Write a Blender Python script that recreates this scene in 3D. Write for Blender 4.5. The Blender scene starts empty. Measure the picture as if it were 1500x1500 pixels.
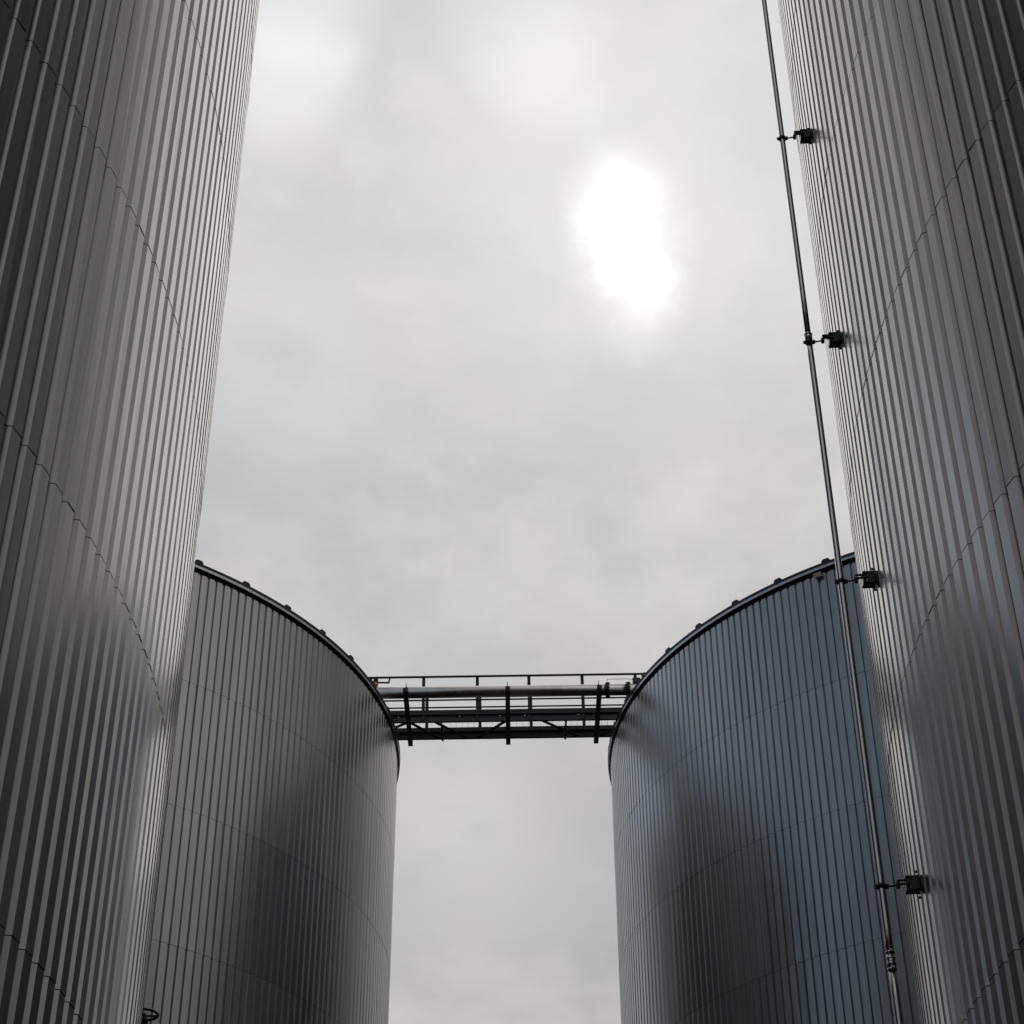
import bpy, bmesh, math, random
from mathutils import Vector, Matrix
random.seed(7)
sc = bpy.context.scene
COL = sc.collection
PI = math.pi
R = math.radians
ZC = 1.6                      # eye height above the ground

# ------------------------------------------------------------------ materials
def new_mat(name):
    m = bpy.data.materials.new(name); m.use_nodes = True
    nt = m.node_tree
    return m, nt, nt.nodes['Principled BSDF']

def link(nt, a, b): nt.links.new(a, b)

def metal(name, col, metallic, rough, coat=0.0, coat_rough=0.1, noise_scale=3.0, var=0.12, bump=0.0, attr=False, rvar=0.08, streak=True):
    m, nt, b = new_mat(name)
    b.inputs['Metallic'].default_value = metallic
    b.inputs['Coat Weight'].default_value = coat
    b.inputs['Coat Roughness'].default_value = coat_rough
    tc = nt.nodes.new('ShaderNodeTexCoord')
    mp = nt.nodes.new('ShaderNodeMapping')
    mp.inputs['Scale'].default_value = (1, 1, 0.12 if streak else 1)
    link(nt, tc.outputs['Object'], mp.inputs['Vector'])
    n = nt.nodes.new('ShaderNodeTexNoise'); n.inputs['Scale'].default_value = noise_scale
    n.inputs['Detail'].default_value = 6
    link(nt, mp.outputs['Vector'], n.inputs['Vector'])
    fac = n.outputs['Fac']
    if attr:
        at = nt.nodes.new('ShaderNodeAttribute'); at.attribute_name = 'sheet'
        add = nt.nodes.new('ShaderNodeMath'); add.operation = 'MULTIPLY_ADD'
        add.inputs[1].default_value = 0.55
        link(nt, fac, add.inputs[0])
        mul = nt.nodes.new('ShaderNodeMath'); mul.operation = 'MULTIPLY'; mul.inputs[1].default_value = 0.45
        link(nt, at.outputs['Fac'], mul.inputs[0]); link(nt, mul.outputs[0], add.inputs[2])
        fac = add.outputs[0]
    cr = nt.nodes.new('ShaderNodeMapRange')
    cr.inputs['To Min'].default_value = 1 - var; cr.inputs['To Max'].default_value = 1 + var
    link(nt, fac, cr.inputs['Value'])
    vm = nt.nodes.new('ShaderNodeVectorMath'); vm.operation = 'SCALE'
    vm.inputs[0].default_value = col[:3]
    link(nt, cr.outputs[0], vm.inputs['Scale'])
    if attr:                                   # faint run-off streaks down the sheets
        mp3 = nt.nodes.new('ShaderNodeMapping'); mp3.inputs['Scale'].default_value = (1, 1, 0.03)
        link(nt, tc.outputs['Object'], mp3.inputs['Vector'])
        n3 = nt.nodes.new('ShaderNodeTexNoise'); n3.inputs['Scale'].default_value = 11; n3.inputs['Detail'].default_value = 3
        link(nt, mp3.outputs['Vector'], n3.inputs['Vector'])
        r3 = nt.nodes.new('ShaderNodeMapRange'); r3.inputs['From Min'].default_value = 0.35; r3.inputs['From Max'].default_value = 0.65
        r3.inputs['To Min'].default_value = 0.90; r3.inputs['To Max'].default_value = 1.05
        link(nt, n3.outputs['Fac'], r3.inputs['Value'])
        m3 = nt.nodes.new('ShaderNodeMath'); m3.operation = 'MULTIPLY'
        link(nt, cr.outputs[0], m3.inputs[0]); link(nt, r3.outputs[0], m3.inputs[1]); link(nt, m3.outputs[0], vm.inputs['Scale'])
    link(nt, vm.outputs[0], b.inputs['Base Color'])
    rr = nt.nodes.new('ShaderNodeMapRange')
    rr.inputs['To Min'].default_value = rough - rvar; rr.inputs['To Max'].default_value = rough + rvar
    link(nt, fac, rr.inputs['Value']); link(nt, rr.outputs[0], b.inputs['Roughness'])
    if bump:
        n2 = nt.nodes.new('ShaderNodeTexNoise'); n2.inputs['Scale'].default_value = 1.3; n2.inputs['Detail'].default_value = 3
        mp2 = nt.nodes.new('ShaderNodeMapping'); mp2.inputs['Scale'].default_value = (3.0, 3.0, 0.5)
        link(nt, tc.outputs['Object'], mp2.inputs['Vector']); link(nt, mp2.outputs['Vector'], n2.inputs['Vector'])
        bp = nt.nodes.new('ShaderNodeBump'); bp.inputs['Strength'].default_value = 1.0
        bp.inputs['Distance'].default_value = bump
        link(nt, n2.outputs['Fac'], bp.inputs['Height']); link(nt, bp.outputs['Normal'], b.inputs['Normal'])
    return m

M = {}
M['cladding'] = metal('cladding', (0.205, 0.203, 0.200), 1.0, 0.24, coat=0.4, coat_rough=0.17, attr=True, var=0.16, rvar=0.05, noise_scale=1.2)
M['cladding_dull'] = metal('cladding_dull', (0.245, 0.243, 0.240), 1.0, 0.33, coat=0.3, coat_rough=0.30, attr=True, var=0.16, rvar=0.04, noise_scale=1.2)
M['gap'] = metal('joint_gap_shade', (0.012, 0.012, 0.012), 0.0, 0.8)  # dark joint filler; its near-black also paints in the groove shade
M['flash'] = metal('flashing', (0.30, 0.30, 0.30), 1.0, 0.35)
M['rim_shade'] = metal('painted_rim_shade', (0.010, 0.010, 0.011), 0.0, 0.85)  # near-black colour painted in as shade below the roof edge
M['roof'] = metal('roof_sheet', (0.3, 0.3, 0.3), 0.8, 0.4)
M['galv'] = metal('galvanised_steel', (0.055, 0.058, 0.062), 0.7, 0.55, noise_scale=12, var=0.3, streak=False)
M['galvdark'] = metal('dark_steel', (0.02, 0.021, 0.022), 0.3, 0.6, noise_scale=12, var=0.3, streak=False)
M['pipe'] = metal('dull_pipe', (0.58, 0.54, 0.52), 1.0, 0.33, noise_scale=5, var=0.3, streak=False)
M['polished'] = metal('bright_tube', (0.48, 0.48, 0.48), 1.0, 0.13, noise_scale=6, var=0.08, rvar=0.03)
M['black'] = metal('black_plastic', (0.022, 0.023, 0.025), 0.0, 0.45, streak=False)
M['iron'] = metal('black_iron', (0.012, 0.012, 0.012), 0.2, 0.5, streak=False)
M['brass'] = metal('brass', (0.55, 0.24, 0.07), 0.7, 0.4, streak=False)
M['cream'] = metal('cream_fitting', (0.62, 0.50, 0.38), 0.0, 0.5, streak=False)
def ground_mat():
    m, nt, b = new_mat('yard_concrete')
    tc = nt.nodes.new('ShaderNodeTexCoord')
    n = nt.nodes.new('ShaderNodeTexNoise'); n.inputs['Scale'].default_value = 0.6; n.inputs['Detail'].default_value = 9
    link(nt, tc.outputs['Object'], n.inputs['Vector'])
    cr = nt.nodes.new('ShaderNodeValToRGB')
    cr.color_ramp.elements[0].color = (0.03, 0.03, 0.029, 1); cr.color_ramp.elements[0].position = 0.3
    cr.color_ramp.elements[1].color = (0.065, 0.065, 0.062, 1); cr.color_ramp.elements[1].position = 0.7
    link(nt, n.outputs['Fac'], cr.inputs[0]); link(nt, cr.outputs[0], b.inputs['Base Color'])
    b.inputs['Roughness'].default_value = 0.85
    return m
M['ground'] = ground_mat()

# ------------------------------------------------------------------ mesh kit
class MB:
    def __init__(s): s.v = []; s.f = []; s.sm = []
    def box(s, c, d, rot=None):
        m = rot or Matrix.Identity(3); c = Vector(c); i = len(s.v)
        for x in (-.5, .5):
            for y in (-.5, .5):
                for z in (-.5, .5):
                    s.v.append(tuple(c + m @ Vector((x*d[0], y*d[1], z*d[2]))))
        for q in ((0,1,3,2),(4,6,7,5),(0,4,5,1),(2,3,7,6),(0,2,6,4),(1,5,7,3)):
            s.f.append(tuple(i+k for k in q)); s.sm.append(False)
        return s
    def bar(s, a, b, w, h):            # rectangular bar from a to b
        a, b = Vector(a), Vector(b); d = b - a; L = d.length; d.normalize()
        up = Vector((0,0,1)) if abs(d.z) < .95 else Vector((0,1,0))
        sx = d.cross(up).normalized(); u = sx.cross(d).normalized()
        m = Matrix((d, sx, u)).transposed()
        return s.box((a+b)/2, (L, w, h), m)
    def tube(s, pts, r, n=16, caps=True, closed=False):
        pts = [Vector(p) for p in pts]; k = len(pts); i0 = len(s.v); prev = None
        rs = r if isinstance(r, (list, tuple)) else [r]*k
        for j, p in enumerate(pts):
            if closed: d = pts[(j+1) % k] - pts[j-1]
            elif j == 0: d = pts[1]-pts[0]
            elif j == k-1: d = pts[-1]-pts[-2]
            else: d = (pts[j+1]-p).normalized() + (p-pts[j-1]).normalized()
            d.normalize()
            if prev is None:
                up = Vector((0,0,1)) if abs(d.z) < .9 else Vector((1,0,0))
                sx = d.cross(up).normalized()
            else:
                sx = (prev - d*prev.dot(d)).normalized()
            prev = sx; u = sx.cross(d)
            for q in range(n):
                a = 2*PI*q/n
                s.v.append(tuple(p + (sx*math.cos(a)+u*math.sin(a))*rs[j]))
        seg = k if closed else k-1
        for j in range(seg):
            a0 = i0 + j*n; b0 = i0 + ((j+1) % k)*n
            for q in range(n):
                s.f.append((a0+q, a0+(q+1) % n, b0+(q+1) % n, b0+q)); s.sm.append(True)
        if caps and not closed:
            s.f.append(tuple(i0+q for q in range(n))[::-1]); s.sm.append(False)
            s.f.append(tuple(i0+(k-1)*n+q for q in range(n))); s.sm.append(False)
        return s
    def disc(s, c, axis, r, t, n=24):
        c = Vector(c); a = Vector(axis).normalized()*t/2
        return s.tube([c-a, c+a], r, n)
    def ring_prof(s, prof, n=333, a0=0.0, a1=2*PI):      # closed profile (r,z) swept around z
        i0 = len(s.v); k = len(prof); full = abs(a1-a0-2*PI) < 1e-6
        cnt = n if full else n+1
        for j in range(cnt):
            a = a0+(a1-a0)*j/n
            for r, z in prof: s.v.append((r*math.cos(a), r*math.sin(a), z))
        for j in range(n):
            b = i0 + j*k; c = i0 + ((j+1) % cnt)*k
            for q in range(k):
                s.f.append((b+q, c+q, c+(q+1) % k, b+(q+1) % k)); s.sm.append(False)
        return s
    def build(s, name, mat, parent=None, loc=(0,0,0)):
        me = bpy.data.meshes.new(name); me.from_pydata(s.v, [], s.f)
        me.polygons.foreach_set('use_smooth', s.sm)
        me.materials.append(mat)
        bm = bmesh.new(); bm.from_mesh(me); bmesh.ops.recalc_face_normals(bm, faces=bm.faces); bm.to_mesh(me); bm.free()
        me.update()
        o = bpy.data.objects.new(name, me); COL.objects.link(o); o.location = loc
        if parent: o.parent = parent
        return o

def tag(o, label=None, cat=None, group=None, kind=None):
    if label: o['label'] = label
    if cat: o['category'] = cat
    if group: o['group'] = group
    if kind: o['kind'] = kind
    return o
def empty(name, loc, label, cat, group=None, rz=0):
    o = bpy.data.objects.new(name, None); COL.objects.link(o); o.location = loc; o.rotation_euler = (0,0,rz)
    return tag(o, label, cat, group)

# ------------------------------------------------------------------ tanks
NP = 333
PITCH = 2*PI/NP
PROF = [(0.000, 0.0), (0.095, 1.0), (0.665, 1.0), (0.76, 0.0)]      # trapezoidal sheet, fraction of one rib, depth
DEPTH = 0.038
PROF_WIDE = [(0.000, 0.0), (0.10, 1.0), (0.720, 1.0), (0.82, 0.0)]
def shell_mesh(Rc, ztop, rings, phase, seed, rear=False):
    """ribbed cladding from ztop down to the ground; rings = heights of the horizontal joints"""
    rnd = random.Random(seed)
    v = []; f = []; mi = []; sh = []
    zs = [ztop] + [z for z in rings if 0.3 < z < ztop-0.2] + [0.02]
    rows = []
    for i in range(len(zs)-1):
        za, zb = zs[i], zs[i+1]
        rows.append((za, 0.0, i, 'w'))
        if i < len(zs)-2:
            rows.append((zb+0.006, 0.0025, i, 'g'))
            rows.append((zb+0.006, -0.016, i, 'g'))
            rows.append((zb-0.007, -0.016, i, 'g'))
        else:
            rows.append((zb, 0.0, i, 'w'))
    ncol = NP*4
    # small waviness of every crown per course: what makes cold rolled sheet reflect unevenly
    wob = {}
    tone = {}
    shift = {}
    for i in range(len(zs)):
        for sidx in range(NP//5+9):
            tone[(i, sidx)] = rnd.random(); shift[(i, sidx)] = rnd.gauss(0, 0.0006)
        for c in range(ncol): wob[(i, c, 0)] = rnd.gauss(0, 0.0008); wob[(i, c, 1)] = rnd.gauss(0, 0.0008)
    for ri, (z, off, ci, kd) in enumerate(rows):
        end = 0 if kd == 'w' and (ri == 0 or rows[ri-1][2] != ci) else 1
        for k in range(NP):
            sidx = (k + ci*2)//5
            for q, (u, h) in enumerate(PROF_WIDE if rear else PROF):
                a = phase + (k+u)*PITCH
                r = Rc - DEPTH + DEPTH*h + off + wob[(ci, k*4+q, end)] + shift[(ci, sidx)]
                v.append((r*math.cos(a), r*math.sin(a), z))
    for ri in range(len(rows)-1):
        a, b = rows[ri], rows[ri+1]
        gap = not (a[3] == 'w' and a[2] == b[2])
        for c in range(ncol):
            c2 = (c+1) % ncol
            f.append((ri*ncol+c, (ri+1)*ncol+c, (ri+1)*ncol+c2, ri*ncol+c2))
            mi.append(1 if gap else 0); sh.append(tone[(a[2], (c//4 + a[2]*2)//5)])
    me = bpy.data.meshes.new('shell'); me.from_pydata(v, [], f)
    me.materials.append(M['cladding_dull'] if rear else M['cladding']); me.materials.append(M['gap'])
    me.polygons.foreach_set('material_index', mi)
    at = me.attributes.new('sheet', 'FLOAT', 'FACE'); at.data.foreach_set('value', sh)
    me.update()
    return me

def make_tank(loc, Rc, zrim, rings, phase, seed, label, lug_az=None, scale=1.0):
    t = empty('storage_tank', loc, label, 'tank', 'ribbed metal storage tanks')
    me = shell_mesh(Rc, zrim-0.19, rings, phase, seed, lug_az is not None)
    o = bpy.data.objects.new('shell', me); COL.objects.link(o); o.parent = t
    # near-black band standing in for overhang shade behind the rib tops
    MB().ring_prof([(Rc-0.30, zrim-0.30), (Rc-0.048, zrim-0.30), (Rc-0.048, zrim-0.062), (Rc-0.30, zrim-0.062)]).build('rim_shade_band', M['rim_shade'], t)
    # roof edge flashing with a short drip lip
    MB().ring_prof([(Rc-0.30, zrim-0.06), (Rc+0.035, zrim-0.06), (Rc+0.035, zrim-0.085), (Rc+0.052, zrim-0.085), (Rc+0.055, zrim-0.012), (Rc-0.30, zrim-0.012)]).build('rim_flashing', M['flash'], t)
    MB().ring_prof([(Rc-0.30, zrim-0.010), (Rc+0.068, zrim-0.010), (Rc+0.072, zrim+0.045), (Rc+0.03, zrim+0.062), (Rc-0.30, zrim+0.072)]).build('roof_edge_trim', M['galvdark'], t)
    # shallow conical roof
    n = 111; mb = MB()
    mb.v.append((0, 0, zrim+0.55))
    for k in range(n):
        a = 2*PI*k/n; mb.v.append(((Rc-0.2)*math.cos(a), (Rc-0.2)*math.sin(a), zrim+0.08))
    for k in range(n): mb.f.append((0, 1+k, 1+(k+1) % n)); mb.sm.append(False)
    mb.build('roof', M['roof'], t)
    if lug_az is not None:
        lm = MB()
        p = [(-.105, -.01), (.105, -.01), (.105, .025), (.06, .070), (-.06, .070), (-.105, .025)]
        i = len(lm.v)
        for x in (-.085, .035):
            for (y, z) in p: lm.v.append((x, y, z))
        lm.f.append(tuple(range(6))[::-1]); lm.f.append(tuple(range(6, 12))); lm.sm += [False, False]
        for k in range(6): lm.f.append((k, (k+1) % 6, 6+(k+1) % 6, 6+k)); lm.sm.append(False)
        lm.box((0.045, -.06, .03), (.012, .03, .03)); lm.box((0.045, .06, .03), (.012, .03, .03))
        first = None
        for k in range(53):
            a = R(lug_az) + 2*PI*k/53
            if first is None: l = lm.build('roof_anchor', M['galvdark'], t); first = l
            else:
                l = first.copy(); COL.objects.link(l); l.parent = t
            l.location = ((Rc+0.02)*math.cos(a), (Rc+0.02)*math.sin(a), zrim+0.070); l.rotation_euler = (0, 0, a)
    t.scale = (scale,)*3 if scale != 1 else (1, 1, 1)
    return t

def joints(z0, h=3.0):
    return sorted([z0 + h*k for k in range(-8, 9)], reverse=True)
G = ZC
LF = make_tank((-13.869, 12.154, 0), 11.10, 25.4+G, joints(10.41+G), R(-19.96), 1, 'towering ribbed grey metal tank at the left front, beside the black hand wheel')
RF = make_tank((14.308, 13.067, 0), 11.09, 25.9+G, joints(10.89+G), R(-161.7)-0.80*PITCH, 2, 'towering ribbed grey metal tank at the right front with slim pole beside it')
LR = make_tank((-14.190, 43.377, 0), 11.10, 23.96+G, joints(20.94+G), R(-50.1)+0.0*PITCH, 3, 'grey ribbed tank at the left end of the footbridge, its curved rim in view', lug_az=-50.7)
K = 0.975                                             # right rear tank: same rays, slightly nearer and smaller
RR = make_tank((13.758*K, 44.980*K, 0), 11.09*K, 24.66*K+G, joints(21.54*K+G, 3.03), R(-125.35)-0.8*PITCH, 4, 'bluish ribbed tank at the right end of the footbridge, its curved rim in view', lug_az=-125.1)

# ------------------------------------------------------------------ ground
g = MB(); g.v = [(-900,-900,0),(900,-900,0),(900,900,0),(-900,900,0)]; g.f = [(0,1,2,3)]; g.sm = [False]
tag(g.build('ground', M['ground']), kind='structure')

# ------------------------------------------------------------------ footbridge
BZ = 24.15                                             # underside of the girders above the eye
br = empty('footbridge', (0, 42.75, BZ+G), 'dark steel footbridge with handrails spanning high between the two rear tanks', 'footbridge')
br.rotation_euler = (0, -0.0095, 0)
X0, X1 = -4.55, 4.25
YN, YF = -0.44, 0.46                                   # near and far girder
def channel(y, s):
    m = MB()
    m.box(((X0+X1)/2, y, 0.11), (X1-X0, 0.012, 0.20))
    m.box(((X0+X1)/2, y+s*0.033, 0.005), (X1-X0, 0.078, 0.012)); m.box(((X0+X1)/2, y+s*0.033, 0.215), (X1-X0, 0.078, 0.012))
    return m
channel(YN, -1).build('girder', M['galv'], br)
channel(YF, -1).build('girder', M['galvdark'], br)
for y in (YN-0.02, YF+0.02):
    MB().box(((X0+X1)/2, y, 0.305), (X1-X0, 0.008, 0.13)).build('toe_board', M['galvdark'], br)
dk = MB()
n = int((X1-X0)/0.16)
for k in range(n+1):
    dk.box((X0+0.16*k, 0.01, 0.235), (0.004, YF-YN-0.07, 0.028))
for y in (-0.25, 0.25): dk.box(((X0+X1)/2, y, 0.245), (X1-X0, 0.006, 0.006))
dk.build('deck_grating', M['galv'], br)
XB = (-2.73, -0.14, 2.19)
for x in XB:
    m = MB().box((x, -0.84, -0.012), (0.12, 2.84, 0.012)).box((x, -0.84, -0.112), (0.12, 2.84, 0.012)).box((x, -0.84, -0.062), (0.012, 2.82, 0.088))
    m.box((x, -2.255, -0.062), (0.12, 0.01, 0.088)); m.box((x, 0.575, -0.062), (0.12, 0.01, 0.088))
    m.build('cross_beam', M['galvdark'], br)
for x in (-1.88, 1.37, -3.9, 3.3):
    MB().box((x, 0.02, -0.006), (0.05, 1.02, 0.007)).box((x+0.025, 0.02, -0.032), (0.006, 1.02, 0.045)).build('cross_angle', M['galv'], br)
for a, b in (((-3.95, YF), (-2.75, YN)), ((-2.05, YN), (-1.2, YF)), ((-0.95, YF), (-0.2, YN)), ((0.75, YN), (1.75, YF)), ((2.2, YF), (3.35, YN)), ((-2.7, YN), (-1.95, YF))):
    MB().bar((a[0], a[1], 0.025), (b[0], b[1], 0.025), 0.10, 0.012).build('diagonal_brace', M['galvdark'], br)
PX = (-3.76, -2.355, -0.935, 0.43, 1.84, 3.25)
for y, off in ((YN-0.035, 0), (YF+0.035, 0.05)):
    for x in PX:
        MB().box((x+off, y, 0.70), (0.085, 0.010, 1.30)).box((x+off+0.038, y+0.02, 0.70), (0.007, 0.04, 1.30)).build('post', M['galvdark'], br)
    for z, r in ((1.375, 0.030), (0.98, 0.022), (0.66, 0.022)):
        zz = z + (0.0 if y < 0 else 0.02)
        MB().tube([(X0+0.55, y, zz), (X1-0.45, y, zz)], r, 12).build('rail', M['galvdark'], br)
for x in (-3.0, -1.4, -0.35, 0.3, 1.7, 3.15):                  # bolt heads along the near girder
    MB().disc((x, YN-0.012, 0.175), (0, 1, 0), 0.016, 0.02, 10).build('bolt', M['polished'], br)

# ------------------------------------------------------------------ pipeline carried on the cross beams
pp = empty('pipeline', (0, 41.01, BZ+G), 'thick dull pipe running alongside the footbridge on its cross beams', 'pipe')
pp.rotation_euler = (0, -0.0095, 0)
PR = 0.150
MB().tube([(-4.7, 0, PR), (4.5, 0, PR)], PR, 28).build('pipe_run', M['pipe'], pp)
for x in XB:
    pts = [(x, PR*1.1*math.cos(a)+0.0, PR+PR*1.09*math.sin(a)) for a in [PI*k/14 for k in range(15)]]
    pts = [(x, PR*1.1, -0.02)] + pts + [(x, -PR*1.1, -0.02)]
    MB().tube(pts, 0.011, 8).build('pipe_clamp', M['galv'], pp)
    MB().tube([(x, -PR*1.1, -0.01), (x, -PR*1.1, 0.33)], 0.010, 8).build('clamp_stud', M['galv'], pp)
for x in (2.42, 2.95):
    f1 = MB().disc((x-0.018, 0, PR), (1, 0, 0), 0.205, 0.026, 28).disc((x+0.018, 0, PR), (1, 0, 0), 0.205, 0.026, 28).build('flange', M['galvdark'], pp)
    for k in range(12):
        a = 2*PI*k/12+0.13
        MB().tube([(x-0.06, 0.182*math.cos(a), PR+0.182*math.sin(a)), (x+0.06, 0.182*math.cos(a), PR+0.182*math.sin(a))], 0.010, 6).build('bolt', M['galv'], f1)
MB().box((3.17, -0.02, 0.40), (0.20, 0.10, 0.13)).box((3.17, -0.02, 0.315), (0.05, 0.05, 0.05)).build('instrument_box', M['galv'], pp)
MB().tube([(2.42, -0.02, 0.41), (2.42, -0.02, 0.455), (2.60, -0.02, 0.455), (2.90, -0.02, 0.46), (3.07, -0.02, 0.44)], 0.008, 8).build('impulse_line', M['galv'], pp)
vb = MB().tube([(-3.52, -0.02, 0.29), (-3.52, -0.02, 0.35), (-3.52, -0.02, 0.36), (-3.52, -0.02, 0.43)], [0.045, 0.045, 0.068, 0.062], 14)
vb.disc((-3.52, -0.02, 0.445), (0, 0, 1), 0.045, 0.04, 6).build('drain_valve', M['brass'], pp)
vc = pp.children[-1]
MB().box((-3.52, -0.02, 0.52), (0.115, 0.10, 0.11)).build('valve_cap', M['iron'], vc)
MB().bar((-3.48, -0.05, 0.435), (-3.17, -0.05, 0.425), 0.035, 0.035).bar((-3.185, -0.05, 0.42), (-3.165, -0.05, 0.55), 0.04, 0.04).build('lever', M['iron'], vc)

# ------------------------------------------------------------------ slim pole held off the right front tank
cx, cy = 14.308, 13.067
poleX, poleY = 2.945, 13.80
pole = empty('lightning_pole', (poleX, poleY, 0), 'slim shiny vertical pole held off the right front tank by four brackets', 'pole')
jz = [0.0, 14.28*0.40+G, 14.28*0.855+G, 23.5+G]
MB().tube([(0, 0, 0.0+(jz[1]-0.0)*q/24) for q in range(25)], 0.031, 24).build('tube', M['polished'], pole)
MB().tube([(0, 0, jz[1]+(jz[2]-jz[1])*q/24) for q in range(25)], 0.030, 24).build('tube', M['polished'], pole)
MB().tube([(0, 0, jz[2]+(28.5-jz[2])*q/24) for q in range(25)], 0.028, 24).build('tube', M['polished'], pole)
j = MB()
for dz in (-0.07, 0.07): j.disc((0, 0, jz[1]+dz), (0, 0, 1), 0.039, 0.012, 20)
for dz in (-0.025, 0.02): j.disc((0, 0, jz[1]+dz), (0, 0, 1), 0.038, 0.014, 20)
j.disc((0, 0, jz[1]), (0, 0, 1), 0.0335, 0.15, 20); j.box((0, -0.052, jz[1]+0.07), (0.02, 0.025, 0.016)); j.box((0, -0.052, jz[1]-0.07), (0.02, 0.025, 0.016))
j.build('joint_sleeve', M['polished'], pole)
MB().disc((0, 0, jz[2]), (0, 0, 1), 0.037, 0.08, 20).disc((0, 0, jz[2]+0.03), (0, 0, 1), 0.040, 0.012, 20).build('joint_sleeve', M['polished'], pole)
aB = R(176.4)
nx, ny = math.cos(aB), math.sin(aB)
bx, by = cx+11.09*nx - poleX, cy+11.09*ny - poleY           # wall point under the box, relative to the pole
rot = Matrix.Rotation(aB, 3, 'Z')                            # x axis = outward normal
def bracket():
    cl = MB().disc((0, 0, 0), (0, 0, 1), 0.038, 0.04, 20)
    cl.box((0.045, 0.0, 0), (0.026, 0.02, 0.03)); cl.box((-0.045, 0.0, 0), (0.026, 0.02, 0.03)); cl.disc((0.046, -0.016, 0), (0, 1, 0), 0.011, 0.03, 8)
    root = cl.build('bracket', M['iron'], pole)
    w = Vector((bx, by, 0)); nn = Vector((nx, ny, 0)); tt = Vector((-ny, nx, 0))
    e = w + nn*0.165
    MB().tube([(0.03, 0, 0.0), tuple(e)], 0.0085, 10).build('arm', M['iron'], root)
    fk = MB()
    fk.box(tuple(e), (0.032, 0.04, 0.045), rot)
    for s in (-1, 1): fk.box(tuple(w + nn*0.125 - tt*-0.055 + Vector((0, 0, 0.016*s))), (0.10, 0.03, 0.006), rot)
    fk.box(tuple(w + nn*0.085 + tt*0.062), (0.03, 0.006, 0.045), rot)
    fk.build('fork', M['galv'], root)
    bxm = MB()
    bxm.box(tuple(w + nn*0.006), (0.012, 0.13, 0.115), rot)
    bxm.box(tuple(w + nn*0.038), (0.060, 0.095, 0.100), rot)
    for s in (-1, 1):
        bxm.box(tuple(w + nn*0.055 + Vector((0, 0, 0.054*s))), (0.105, 0.105, 0.010), rot)
    bxm.box(tuple(w + nn*0.090 ), (0.025, 0.07, 0.10), rot)
    bxm.build('mounting_box', M['black'], root)
    for s in (-1, 1):
        MB().disc(tuple(w + nn*0.095 + tt*0.036 + Vector((0, 0, 0.034*s))), tuple(tt), 0.008, 0.012, 8).build('screw', M['galv'], root)
        MB().disc(tuple(w + nn*0.006 + Vector((0, 0, 0.112*s))), tuple(nn), 0.012, 0.022, 8).build('wall_plug', M['iron'], root)
    return root
b0 = None
for z in (15.06, 12.14, 9.29, 6.34):
    if b0 is None: b0 = bracket(); b = b0
    else:
        b = b0.copy(); COL.objects.link(b); b.parent = pole
        for ch in list(b0.children):
            c = ch.copy(); COL.objects.link(c); c.parent = b
    b.location = (0, 0, z+G)

# ------------------------------------------------------------------ valve with hand wheel, low left between the tanks
az = R(-11.75); D = 17.9
wx, wy = D*math.sin(az), D*math.cos(az); wz = D*0.3773+G
rv = empty('riser_valve', (wx, wy, 0), 'black hand wheel of a valve peeking out beside the left front tank', 'valve')
MB().tube([(0, 0, 0), (0, 0, wz-0.75)], 0.06, 20).build('riser_pipe', M['pipe'], rv)
MB().disc((0, 0, wz-0.74), (0, 0, 1), 0.10, 0.03).disc((0, 0, wz-0.70), (0, 0, 1), 0.10, 0.03).tube([(0, 0, wz-0.68), (0, 0, wz-0.56), (0, 0, wz-0.42)], [0.06, 0.09, 0.05], 20).disc((0, 0, wz-0.40), (0, 0, 1), 0.075, 0.03).build('valve_body', M['iron'], rv)
yk = MB()
for s in (-1, 1): yk.bar((0.045*s, 0, wz-0.39), (0.045*s, 0, wz-0.07), 0.03, 0.018)
yk.disc((0, 0, wz-0.06), (0, 0, 1), 0.062, 0.035)
yk.build('yoke', M['iron'], rv)
MB().tube([(0, 0, wz-0.4), (0, 0, wz+0.03)], 0.012, 10).build('stem', M['galv'], rv)
RW = 0.150
wh = MB().tube([(RW*math.cos(2*PI*k/40), RW*math.sin(2*PI*k/40), wz) for k in range(40)], 0.014, 10, closed=True)
for k in range(3):
    a = 2*PI*k/3 + 0.35
    wh.bar((0, 0, wz-0.012), (RW*math.cos(a), RW*math.sin(a), wz), 0.026, 0.014)
wh.disc((0, 0, wz-0.008), (0, 0, 1), 0.030, 0.045)
wh.build('hand_wheel', M['iron'], rv)

# ------------------------------------------------------------------ small cream fitting under the right rear rim
aL = R(-126.3)
rl = 11.09*K
lx, ly, lz = 13.758*K + rl*math.cos(aL), 44.98*K + rl*math.sin(aL), 24.66*K+G-0.20
fl = empty('flood_lamp', (lx, ly, lz), 'small cream fitting tucked under the dark rim of the bluish tank', 'lamp', rz=aL)
MB().box((0.07, 0, -0.03), (0.11, 0.17, 0.10), Matrix.Rotation(0.5, 3, 'Y')).build('housing', M['cream'], fl)
MB().bar((-0.02, 0, 0.06), (0.06, 0, 0.0), 0.04, 0.015).build('bracket', M['galvdark'], fl)

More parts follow.
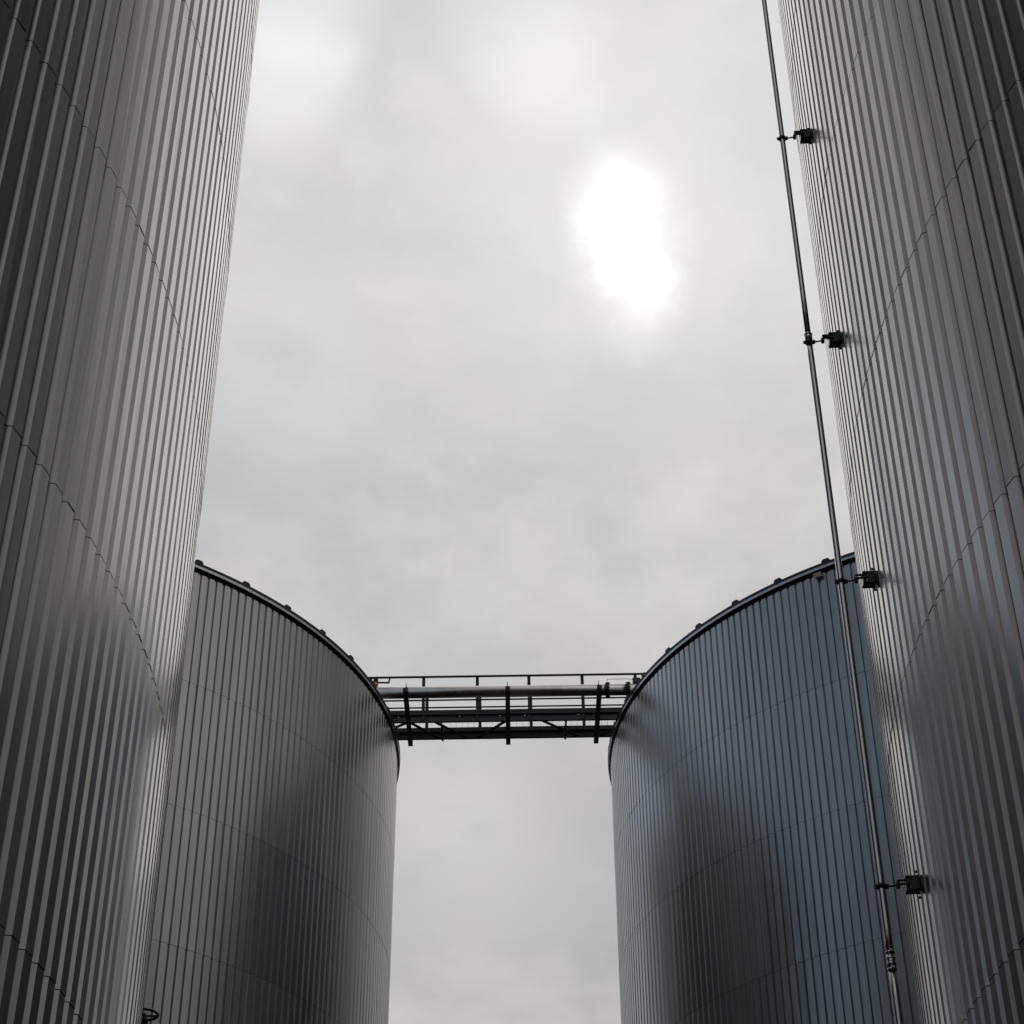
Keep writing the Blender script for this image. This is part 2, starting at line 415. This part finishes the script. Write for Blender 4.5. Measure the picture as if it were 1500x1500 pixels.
# ------------------------------------------------------------------ camera
th, ro = R(36.17), R(-0.3674)
fw = Vector((0, math.cos(th), math.sin(th))); up0 = Vector((0, -math.sin(th), math.cos(th))); r0 = Vector((1, 0, 0))
rt = r0*math.cos(ro) + up0*math.sin(ro); up = -r0*math.sin(ro) + up0*math.cos(ro)
cam = bpy.data.cameras.new('camera'); co = bpy.data.objects.new('camera', cam); COL.objects.link(co)
mw = Matrix((rt, up, -fw)).transposed().to_4x4(); mw.translation = (0, 0, ZC); co.matrix_world = mw
cam.sensor_width = 36; cam.sensor_fit = 'HORIZONTAL'; cam.lens = 1.8107*36; cam.clip_end = 4000; cam.clip_start = 0.05
sc.camera = co

# ------------------------------------------------------------------ sun behind cloud + overcast sky
SUN = Vector((0.0627, 0.7115, 0.6998)).normalized()
el_, az_ = math.asin(SUN.z), math.atan2(SUN.x, SUN.y)
ld = bpy.data.lights.new('sun', 'SUN'); ld.energy = 0.5; ld.angle = R(40); ld.color = (1.0, 0.95, 0.88)
lo = bpy.data.objects.new('sun', ld); COL.objects.link(lo); lo.rotation_euler = (-SUN).to_track_quat('-Z', 'Y').to_euler()

w = bpy.data.worlds.new('World'); sc.world = w; w.use_nodes = True
nt = w.node_tree; N = nt.nodes; L = nt.links
bg = N['Background']; STR = 0.12; bg.inputs['Strength'].default_value = STR
sky = N.new('ShaderNodeTexSky'); sky.sky_type = 'NISHITA'; sky.sun_disc = False
sky.sun_elevation = el_; sky.sun_rotation = az_
tc = N.new('ShaderNodeTexCoord')
nrm = N.new('ShaderNodeVectorMath'); nrm.operation = 'NORMALIZE'; L.new(tc.outputs['Generated'], nrm.inputs[0])
DIR = nrm.outputs[0]
def math_(op, a, b=None, c=None, clamp=False):
    n = N.new('ShaderNodeMath'); n.operation = op; n.use_clamp = clamp
    for i, x in enumerate((a, b, c)):
        if x is None: continue
        if isinstance(x, (int, float)): n.inputs[i].default_value = x
        else: L.new(x, n.inputs[i])
    return n.outputs[0]
def rng(x, a, b, c, d, smooth=True):
    n = N.new('ShaderNodeMapRange'); n.interpolation_type = 'SMOOTHSTEP' if smooth else 'LINEAR'
    L.new(x, n.inputs['Value'])
    for k, val in (('From Min', a), ('From Max', b), ('To Min', c), ('To Max', d)): n.inputs[k].default_value = val
    return n.outputs['Result']
def noise(vec, scale, detail, rough=0.5, dist=0.0, off=(0, 0, 0)):
    mp = N.new('ShaderNodeMapping'); mp.inputs['Location'].default_value = off; L.new(vec, mp.inputs['Vector'])
    n = N.new('ShaderNodeTexNoise'); n.inputs['Scale'].default_value = scale; n.inputs['Detail'].default_value = detail
    n.inputs['Roughness'].default_value = rough; n.inputs['Distortion'].default_value = dist
    L.new(mp.outputs[0], n.inputs['Vector']); return n
def dot(v):
    n = N.new('ShaderNodeVectorMath'); n.operation = 'DOT_PRODUCT'; L.new(DIR, n.inputs[0]); n.inputs[1].default_value = Vector(v).normalized(); return n.outputs['Value']
sep = N.new('ShaderNodeSeparateXYZ'); L.new(DIR, sep.inputs[0])
# cloud layer plane coordinates
zz = math_('ADD', math_('MAXIMUM', sep.outputs['Z'], 0.0), 0.25)
cmb = N.new('ShaderNodeCombineXYZ')
L.new(math_('DIVIDE', sep.outputs['X'], zz), cmb.inputs[0]); L.new(math_('DIVIDE', sep.outputs['Y'], zz), cmb.inputs[1])
CL = cmb.outputs[0]
n1 = noise(CL, 1.7, 5, 0.5, 0.3, (3.1, 0.4, 0)).outputs['Fac']
n2 = noise(CL, 5.0, 7, 0.55, 0.2, (1.3, 7.7, 0)).outputs['Fac']
n3 = noise(CL, 14.0, 6, 0.6, 0.2, (9.3, 2.7, 0)).outputs['Fac']
# brightness of the cloud deck: brightest round the hidden sun, dull behind the viewer
sd = dot(SUN)
base = rng(sd, -0.4, 0.97, 0.47, 0.585, True)
sep2 = sep.outputs['Z']
base = math_('ADD', base, rng(sep2, 0.42, 0.80, -0.06, 0.12, True))
tex = math_('MULTIPLY_ADD', n1, 0.46, math_("MULTIPLY_ADD", n2, 0.70, 0.43))
tex = math_('ADD', tex, math_('MULTIPLY_ADD', n3, 0.32, -0.16))
lum = math_('MULTIPLY', base, tex)
# thin places where light breaks through, plus unseen lobes added to shape tank reflections
def lobe(v, width, amp, wob):
    d = dot(v)                                     # cos of the angle
    a = math_('ARCCOSINE', math_('MINIMUM', d, 0.99999))
    a = math_('ADD', a, math_('MULTIPLY_ADD', n2, wob, -0.5*wob))
    a = math_('ADD', a, math_('MULTIPLY_ADD', n3, wob*0.5, -0.25*wob))
    return math_('MULTIPLY', rng(a, width*0.15, width, 1.0, 0.0), amp)
for v, wd, am, wb in (((0.83, -0.50, 0.42), 0.80, 0.75, 0.3), ((-0.65, 0.45, 0.65), 0.52, -0.36, 0.1), ((0.65, 0.45, 0.65), 0.54, -0.36, 0.1), ((0.75, -0.40, 0.95), 0.72, -0.40, 0.2), ((-0.75, -0.40, 0.95), 0.72, -0.40, 0.2), ((0.0600, 0.6970, 0.7140), 0.042, 0.32, 0.09), ((0.0650, 0.7130, 0.6980), 0.046, 0.34, 0.09), ((0.0690, 0.7280, 0.6820), 0.040, 0.28, 0.09), ((0.062, 0.71, 0.70), 0.15, 0.10, 0.16),
                      ((-0.117, 0.650, 0.750), 0.048, 0.14, 0.14), ((-0.110, 0.622, 0.775), 0.042, 0.10, 0.14), ((0.018, 0.646, 0.763), 0.060, 0.13, 0.16),
                      ((-0.112, 0.749, 0.653), 0.07, 0.06, 0.16), ((-0.025, 0.893, 0.45), 0.09, 0.09, 0.2)):
    lum = math_('ADD', lum, lobe(v, wd, am, wb))
tint = N.new('ShaderNodeMix'); tint.data_type = 'RGBA'
L.new(rng(n2, 0.35, 0.65, 0.0, 1.0), tint.inputs['Factor'])
tint.inputs[6].default_value = (0.985, 1.0, 1.0, 1); tint.inputs[7].default_value = (1.01, 0.99, 0.975, 1)
lum = math_('MAXIMUM', lum, 0.06)
cloud = N.new('ShaderNodeVectorMath'); cloud.operation = 'SCALE'
L.new(tint.outputs[2], cloud.inputs[0]); L.new(math_('MULTIPLY', lum, 3.03/STR), cloud.inputs['Scale'])
# the deck opens to plain sky away behind the viewer, to the left
gapd = dot((-0.98, 0.02, 0.25))
gp = math_('ADD', gapd, math_('MULTIPLY_ADD', n1, 0.25, -0.125))
gap = math_('MULTIPLY', rng(gp, 0.42, 0.78, 0.0, 0.62), rng(sep.outputs['Z'], 0.53, 0.68, 1.0, 0.0))
sk = N.new('ShaderNodeVectorMath'); sk.operation = 'MULTIPLY'; sk.inputs[1].default_value = (10.5, 9.6, 7.8)
L.new(sky.outputs[0], sk.inputs[0])
mx = N.new('ShaderNodeMix'); mx.data_type = 'RGBA'
L.new(gap, mx.inputs['Factor']); L.new(cloud.outputs[0], mx.inputs[6]); L.new(sk.outputs[0], mx.inputs[7])
# lower sky behind the viewer is duller
back = rng(sep.outputs['Y'], -0.25, 0.35, 1.0, 0.0)
low = rng(sep.outputs['Z'], 0.18, 0.58, 0.66, 0.0)
kk = math_('SUBTRACT', 1.0, math_('MULTIPLY', back, low))
fin = N.new('ShaderNodeVectorMath'); fin.operation = 'SCALE'
L.new(mx.outputs[2], fin.inputs[0]); L.new(kk, fin.inputs['Scale'])
L.new(fin.outputs[0], bg.inputs['Color'])

# ------------------------------------------------------------------ render
sc.view_settings.view_transform = 'Standard'; sc.view_settings.look = 'None'
sc.view_settings.exposure = -1.6; sc.view_settings.gamma = 1.0
sc.render.engine = 'CYCLES'
sc.cycles.max_bounces = 10; sc.cycles.glossy_bounces = 8
sc.render.resolution_x = 1024; sc.render.resolution_y = 1024
